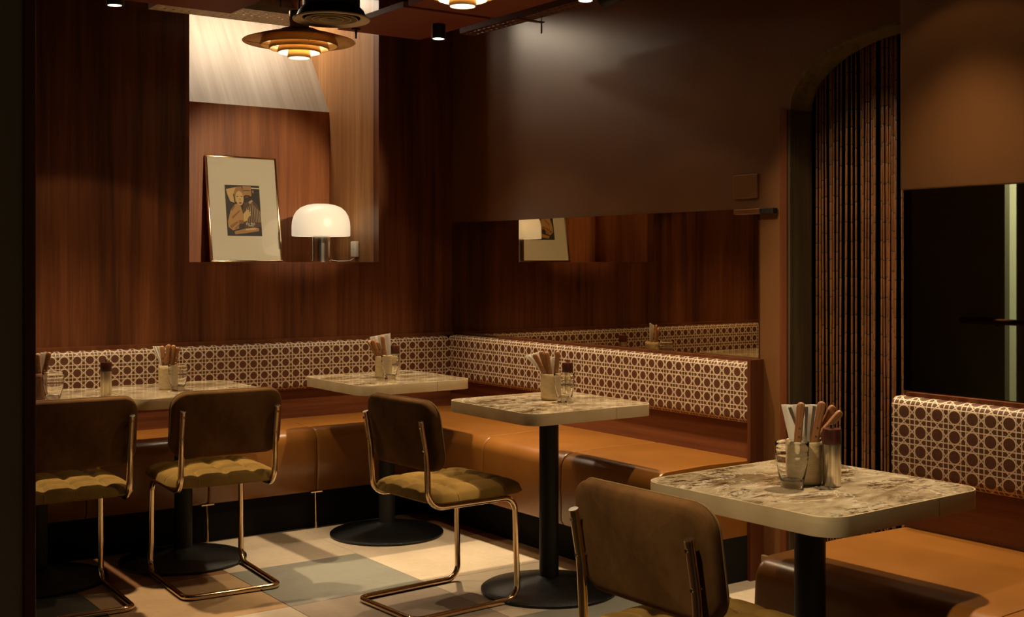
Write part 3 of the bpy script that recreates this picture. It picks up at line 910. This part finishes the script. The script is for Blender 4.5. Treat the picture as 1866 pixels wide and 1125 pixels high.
poly(oval(492, 300, 36, 10), 'pr_lip', 3)
poly([(420, 165), (500, 160), (575, 165), (575, 178), (500, 176), (420, 180)], 'pr_dark', 2)
poly([(430, 420), (590, 350), (700, 450), (755, 600), (750, 880), (600, 930), (420, 925), (380, 600)], 'pr_shirt', 1)
for k, x in enumerate((470, 505, 545, 585, 622, 655, 688, 718, 742)):
    top = 430+max(0, (x-590))*1.0 if x > 590 else 520-(x-470)*.9
    poly([(x, top), (x+9, top), (x+13, 800), (x+4, 800)], 'pr_stripe', 2)
poly([(520, 400), (590, 350), (610, 380), (545, 440)], 'pr_stripe', 2)
poly([(80, 150), (230, 118), (330, 100), (300, 190), (215, 250), (235, 420), (150, 390), (95, 240)], 'pr_skin', 1)
poly([(235, 200), (290, 95), (395, 90), (425, 190), (425, 300), (400, 400), (250, 400)], 'pr_hair', 2)
poly(oval(343, 325, 82, 145, -.05), 'pr_skin', 3)
poly(oval(300, 292, 28, 8), 'pr_dark', 4); poly(oval(388, 288, 24, 8), 'pr_dark', 4); poly(oval(352, 420, 32, 17), 'pr_lip', 4)
poly([(340, 330), (356, 330), (366, 362), (336, 362)], 'pr_skin2', 4)
poly([(150, 560), (230, 455), (300, 430), (360, 490), (395, 640), (400, 780), (300, 850), (290, 930), (170, 965), (85, 900), (80, 790)], 'pr_blouse', 3)
for pts in ([(160, 700), (330, 560), (345, 580), (180, 740)], [(150, 560), (235, 455), (250, 480), (175, 590)], [(110, 880), (270, 780), (290, 810), (150, 930)], [(200, 930), (300, 840), (310, 860), (240, 950)], [(300, 760), (400, 760), (395, 830), (300, 835)]):
    poly(pts, 'pr_blouse2', 4)
poly([(400, 640), (470, 560), (482, 545), (498, 552), (490, 590), (512, 550), (530, 560), (515, 610), (545, 585), (556, 600), (530, 640), (552, 640), (555, 656), (500, 700), (470, 770), (400, 795)], 'pr_skin', 5)
poly([(200, 985), (420, 930), (600, 905), (705, 920), (700, 975), (430, 1020), (210, 1045)], 'pr_skin2', 3)
poly([(430, 935), (600, 908), (700, 925), (600, 950), (430, 965)], 'pr_skin', 4)
prn = pr.obj('print', names, pic, recalc=False)
def lettering(txt, px, py, height, layer, mat, parent):
    cu = bpy.data.curves.new('lettering', 'FONT'); cu.body = txt; cu.size = height; cu.extrude = .00003
    tmp = bpy.data.objects.new('tmp', cu); COL.objects.link(tmp)
    dg = bpy.context.evaluated_depsgraph_get()
    me = bpy.data.meshes.new_from_object(tmp.evaluated_get(dg)); bpy.data.objects.remove(tmp)
    me.materials.clear(); me.materials.append(MATS[mat])
    o = link('lettering', me, parent); o.location = q2(px, py, layer); o.rotation_euler = (PI/2, 0, 0)
    return o
lettering('Ely Bid.', 445, 852, .0190, 6, 'pr_white', prn)
poly_l = MB(); poly_l.add([q2(490, 868, 6), q2(600, 868, 6), q2(600, 878, 6), q2(490, 878, 6)], [(0, 1, 2, 3)])
poly_l.obj('lettering', 'pr_white', prn, recalc=False)

# table lamp
lp = thing('table_lamp', 'white opal dome table lamp on chrome stem in the niche', 'lamp', (3.053, 6.15, SILL+.0005))
prof = [(.150, .1435), (.160, .1435), (.163, .147), (.163, .200), (.1605, .228), (.152, .258), (.137, .284), (.113, .305), (.080, .3185), (.045, .325), (.0, .327)]
inner = [(.0, .322), (.044, .320), (.078, .3135), (.110, .300), (.133, .280), (.148, .255), (.1555, .226), (.158, .200), (.158, .148), (.150, .1435)]
MB().lathe(list(reversed(inner))+[] if False else prof+inner, 48, caps=False).obj('shade', 'lamp_opal', lp, smooth=50)
MB().lathe([(.0535, .006), (.0535, .162)], 40).obj('stem', 'chrome', lp, smooth=40)
MB().lathe([(.058, 0), (.058, .006)], 32).obj('foot_plate', 'chrome', lp, smooth=40)
MB().lathe([(.050, .16), (.050, .170)], 32).obj('shade_carrier', 'chrome', lp, smooth=40)
cd = fillet([(.058, -.01, .010), (.09, -.03, .004), (.15, -.06, .006), (.183, -.058, .024), (.186, -.056, .034)], .03, 5)
MB().sweep(cd, .0025, 6).obj('cord', 'white_plastic', lp, smooth=60)
pt = bpy.data.lights.new('lamp_bulb', 'POINT'); pt.energy = 11.0; pt.color = (1.0, .70, .40); pt.shadow_soft_size = .05
po = bpy.data.objects.new('lamp_bulb', pt); COL.objects.link(po); po.location = (0, 0, .13); po.parent = lp
MB().lathe([(.0, .18), (.018, .18), (.028, .205), (.022, .235), (.0, .243)], 16, caps=False).obj('bulb', 'lens_glow', lp, smooth=60)
pg = thing('wall_plug', 'small white plug and socket on the niche side by the lamp', 'socket', (RX, 6.095, 1.378))
bevel_box(-.026, -.0005, -.028, .028, -.045, .045, .005, 3).obj('plug_body', 'white_plastic', pg, smooth=40)
for dy in (-.012, .012): MB().lathe([(.0025, 0), (.0025, .0008)], 8).xf(Matrix.Translation((-.026, dy, 0)) @ Matrix.Rotation(-PI/2, 4, 'Y')).obj('screw', 'grommet', pg)

# ------------------------------------------------------------------ lights of the room
SPOTN = 0
def ceiling_spot(loc, aim, power, label, angle=78, color=SPOT_COL, blend=.9, hang=None, radius=.028, spill=.10):
    t = thing('ceiling_spotlight', label, 'spotlight', loc, 0, 'black cylinder ceiling spotlights')
    d = (Vector(aim)-Vector(loc)).normalized()
    q = Vector((0, 0, -1)).rotation_difference(d).to_matrix().to_4x4()
    MB().lathe([(.0, .11), (.030, .11), (.033, .105), (.033, .004), (.030, .0), (.027, .004), (.027, .012), (.0, .012)], 24, caps=False).xf(q).obj('can', 'black_metal', t, smooth=40)
    MB().lathe([(.0, -.0025), (.018, -.0018), (.0285, .0005)], 20, caps=False).xf(q).obj('lens', 'lens_glow', t)
    zt = (hang or CEIL)-loc[2]
    MB().sweep([(.0, 0, .09), (.0, 0, zt-.001)], .004, 8).obj('hanger_rod', 'chrome', t, smooth=40)
    for s in (-1, 1):
        MB().box(s*.036-.0015, s*.036+.0015, -.006, .006, .0, .115).obj('yoke', 'steel', t)
    l = bpy.data.lights.new('spot', 'SPOT'); l.energy = power; l.color = color; l.spot_size = math.radians(angle); l.spot_blend = blend; l.shadow_soft_size = radius
    o = bpy.data.objects.new('spot', l); COL.objects.link(o); o.parent = t
    o.matrix_local = Matrix.Translation(d*.009) @ q
    if spill:
        l2 = l.copy(); l2.energy = power*spill; l2.spot_blend = .12; l2.spot_size = math.radians(100)
        o2 = bpy.data.objects.new('spot_spill', l2); COL.objects.link(o2); o2.parent = t
        o2.matrix_local = Matrix.Translation(d*.009) @ q
    return t
ceiling_spot((1.57, 5.08, 2.38), (1.62, 5.10, 0), SPOT_W, 'ceiling spotlight at the top left over the left tables')
ceiling_spot((3.075, 4.94, 2.38), (3.05, 4.95, 0), SPOT_W, 'ceiling spotlight over the corner table, under the red ceiling panel', spill=.03)
ceiling_spot((3.12, 3.87, 2.38), (3.08, 3.86, 0), SPOT_W, 'ceiling spotlight over the table before the long mirror', spill=.02)
ceiling_spot((2.84, 2.12, 2.42), (2.66, 2.06, 0), SPOT_W*.95, 'ceiling spotlight over the front table', spill=.03)
ceiling_spot((3.15, 2.87, 2.38), (3.18, 2.9, 0), SPOT_W*.55, 'ceiling spotlight in front of the arched doorway')
ceiling_spot((2.45, 3.10, 2.44), (3.87, 2.92, 1.25), 100, 'added unseen spotlight brightening the bead curtain', angle=44, blend=.9, spill=0)  # added lamp out of view, only there to brighten the beads
ceiling_spot((.85, 1.72, 2.42), (1.90, 2.0, .68), SPOT_W*.75, 'ceiling spotlight over the aisle beside the front chair', angle=44, blend=.8, spill=0)
ceiling_spot((2.95, 3.55, 2.30), (2.76, 6.40, 1.62), 205, 'added unseen spotlight brightening the picture niche', angle=26, blend=.6, spill=0, hang=2.45)  # added lamp out of view, stands in for the table lamp's light on the picture
# niche wash lights
for i, x in enumerate((2.36, 2.71, 3.06)):
    ceiling_spot((x, 6.53, 2.93), (x, 6.35, 0), 14.5, '%s wash light hidden at the top of the niche' % ORD[i], angle=168, color=(1.0, .81, .59), blend=.25, radius=.06, spill=0)

def pendant(loc, label, power):
    t = thing('pendant_lamp', label, 'pendant lamp', loc, 0, 'tiered brass pendant lamps')
    def shell(prof, th=.0016):
        inn = [(max(r-th, 0), z) for r, z in reversed(prof)]
        return prof+inn
    MB().lathe(shell([(.255, -.004), (.250, .000), (.180, .022), (.120, .036), (.050, .040)]), 56, caps=False).obj('dish', 'pendant_brass', t, smooth=50)
    MB().lathe([(.098, .034), (.094, .046), (.075, .054), (.046, .056)], 40, caps=False).obj('dome', 'pendant_brass', t, smooth=50)
    for r0, z0, r1, z1, nm in ((.158, .028, .176, -.022, 0), (.118, .012, .137, -.038, 1), (.084, -.006, .098, -.054, 2), (.046, -.030, .053, -.078, 3)):
        prof = [(r0, z0), (r0+(r1-r0)*.55, z0+(z1-z0)*.35), (r1, z1+.008), (r1-.003, z1)]
        MB().lathe(prof+[(r-.0018, z) for r, z in reversed(prof)], 48, caps=False).obj('tier', 'pendant_brass', t, smooth=50)
        MB().lathe([(r-.0022, z) for r, z in prof], 48, caps=False).obj('tier_lining', 'pendant_inner', t, smooth=50)
    for k in range(3):
        a = 2*PI*k/3+.4
        MB().sweep([(.052*math.cos(a), .052*math.sin(a), -.032), (.245*math.cos(a), .245*math.sin(a), .003)], .0016, 6).obj('strut', 'pendant_brass', t)
    MB().lathe([(.0, -.073), (.049, -.073)], 28, caps=False).obj('diffuser', 'lens_glow', t)
    MB().lathe([(.0, -.02), (.018, -.022), (.030, .002), (.020, .03), (.0, .034)], 18, caps=False).obj('bulb', 'bulb_glow', t, smooth=60)
    MB().lathe([(.0, .135), (.043, .135), (.045, .132), (.045, .054), (.0, .054)], 32, caps=False).obj('stem', 'pendant_brass', t, smooth=40)
    MB().sweep([(0, 0, .134), (0, 0, CEIL-loc[2]-.001)], .004, 8).obj('cord', 'duct_black', t, smooth=40)
    l = bpy.data.lights.new('pendant_glow', 'SPOT'); l.energy = power; l.color = (1.0, .74, .44); l.shadow_soft_size = .045
    l.spot_size = math.radians(128); l.spot_blend = .7
    o = bpy.data.objects.new('pendant_glow', l); COL.objects.link(o); o.parent = t; o.location = (0, 0, -.080)
    return t
pendant((2.392, 5.04, 2.312), 'tiered brass pendant lamp hanging in front of the niche', 16)
pendant((2.510, 3.858, 2.358), 'tiered brass pendant lamp cropped by the top edge', 36)

# ------------------------------------------------------------------ ceiling fittings
def panel(name, x0, x1, y0, y1, label):
    t = thing(name, label, 'ceiling panel', ((x0+x1)/2, (y0+y1)/2, 2.45), 0, 'suspended dark red ceiling panels')
    w, d = (x1-x0)/2, (y1-y0)/2
    bevel_box(-w, w, -d, d, 0, .03, .003, 2).obj('board', 'ceiling_red', t)
    for sx in (-.8, .8):
        for sy in (-.85, .85):
            MB().sweep([(sx*w, sy*d, .03), (sx*w, sy*d, CEIL-2.451)], .003, 6).obj('hanger_rod', 'black_metal', t)
    return t
panel('ceiling_panel', .35, 2.165, 3.2, 5.282, 'dark red hanging ceiling panel at the top left')
panel('ceiling_panel', 2.742, 3.215, 4.70, 5.345, 'dark red hanging ceiling panel near the wall corner')
panel('ceiling_panel', 2.742, 3.215, 2.6, 4.66, 'dark red hanging ceiling panel behind the cropped pendant')
def tray(x0, x1, y0, y1, z, label, mat, along='x', side=.03):
    t = thing('cable_tray', label, 'cable tray', (0, 0, 0), 0, 'perforated cable trays')
    m = MB(); step = .040
    L_, W_ = ((x1-x0), (y1-y0)) if along == 'x' else ((y1-y0), (x1-x0))
    nl = max(2, int(L_/step)); nw = max(2, int(W_/.036))
    sl, sw = L_/nl, W_/nw; hz = .0012
    def P_(a, b, zz): return (x0+a, y0+b, z+zz) if along == 'x' else (x0+b, y0+a, z+zz)
    def bx(a0, a1, b0, b1):
        m.add([P_(a0, b0, 0), P_(a1, b0, 0), P_(a1, b1, 0), P_(a0, b1, 0), P_(a0, b0, hz), P_(a1, b0, hz), P_(a1, b1, hz), P_(a0, b1, hz)],
              [(0, 3, 2, 1), (4, 5, 6, 7), (0, 1, 5, 4), (1, 2, 6, 5), (2, 3, 7, 6), (3, 0, 4, 7)])
    for j in range(nw):
        slot = .62 if j % 2 == 0 else .32
        hw = .26 if j % 2 == 0 else .36
        b0 = j*sw; bx(0, L_, b0, b0+sw*(1-hw)/2); bx(0, L_, b0+sw*(1+hw)/2, b0+sw)
        for i in range(nl+1):
            c_ = i*sl
            a0 = max(0, c_-sl*(1-slot)/2); a1 = min(L_, c_+sl*(1-slot)/2)
            bx(a0, a1, b0+sw*(1-hw)/2, b0+sw*(1+hw)/2)
    m.obj('perforated_base', mat, t)
    for b_ in (0, W_-.0015):
        s_ = MB()
        s_.add([P_(0, b_, 0), P_(L_, b_, 0), P_(L_, b_+.0015, 0), P_(0, b_+.0015, 0), P_(0, b_, side), P_(L_, b_, side), P_(L_, b_+.0015, side), P_(0, b_+.0015, side)],
               [(0, 3, 2, 1), (4, 5, 6, 7), (0, 1, 5, 4), (1, 2, 6, 5), (2, 3, 7, 6), (3, 0, 4, 7)])
        s_.obj('side_flange', mat, t)
    ll = (.15*L_, .85*L_)
    for a in ll:
        pz = P_(a, W_*.5, hz); MB().sweep([pz, (pz[0], pz[1], CEIL-.001)], .003, 6).obj('threaded_rod', 'black_metal', t)
    return t
plain('tray_galvanised', (.86, .76, .60), .5, 0)
plain('tray_painted', (.12, .045, .02), .5, .3)
tray(1.9, 2.62, 5.36, 5.64, 2.50, 'pale perforated cable tray beside the brass pendant', 'tray_galvanised', 'x')
tray(3.235, 3.325, 2.8, 5.0, 2.43, 'brown perforated cable tray running along the right wall', 'tray_painted', 'y')
df = thing('air_diffuser', 'round black air diffuser with concentric rings above the pendant', 'air vent', (2.378, 4.69, 2.346))
MB().lathe([(.125, .012), (.162, .0), (.166, .003), (.166, .008), (.130, .022)], 48, caps=False).obj('outer_ring', 'grille_bronze', df, smooth=40)
MB().lathe([(.0, .030), (.130, .030)], 40, caps=False).obj('back_plate', 'duct_black', df)
for r in (.112, .083, .052):
    MB().lathe([(r-.013, .026), (r-.002, .005), (r, .004), (r+.0012, .006), (r-.011, .028)], 48, caps=False).obj('vane_ring', 'grille_vane', df, smooth=40)
    MB().lathe([(r-.002, .0045), (r, .0035), (r+.0016, .0045)], 48, caps=False).obj('ring_edge', 'grille_bronze', df, smooth=40)
MB().lathe([(.0, .012), (.022, .012), (.026, .016), (.026, .030)], 24, caps=False).obj('centre_cone', 'duct_black', df, smooth=40)
MB().lathe([(.150, .016), (.140, .040), (.122, .060), (.122, CEIL-2.346-.002)], 40, caps=False).obj('duct', 'duct_black', df, smooth=40)
sk = thing('sprinkler_head', 'small black sprinkler below the red ceiling panel beside the niche', 'sprinkler', (2.80, 5.26, 2.43))
MB().lathe([(.0, .019), (.022, .019), (.022, .014), (.006, .010), (.004, -.03), (.0, -.03)], 16, caps=False).obj('body', 'black_metal', sk, smooth=40)
bt = thing('tray_bracket', 'small bracket with hanging bolt at the end of the brown cable tray', 'bracket', (3.33, 4.52, 2.425))
MB().box(-.10, .06, -.012, .012, 0, .004).obj('arm', 'tray_painted', bt)
MB().sweep([(.05, 0, .0), (.05, 0, -.05)], .004, 8).obj('bolt', 'steel', bt)
MB().sweep([(.05, 0, .004), (.05, 0, CEIL-2.426)], .003, 6).obj('threaded_rod', 'black_metal', bt)
for i, (xa, ya, xb, yb) in enumerate(((2.25, 5.2, 2.72, 4.3), (2.32, 5.3, 2.7, 4.6), (2.50, 5.35, 2.66, 4.4))):
    pts = [(xa+(xb-xa)*k/10, ya+(yb-ya)*k/10, 2.80+.03*i-.05*math.sin(PI*k/10)) for k in range(11)]
    o = MB().sweep(pts, .007, 6).obj('ceiling_cable', 'duct_black', None, smooth=60)
    tag(o, '%s black cable slung in the ceiling void over the diffuser' % ORD[i], 'cable', 'cables in the ceiling void')
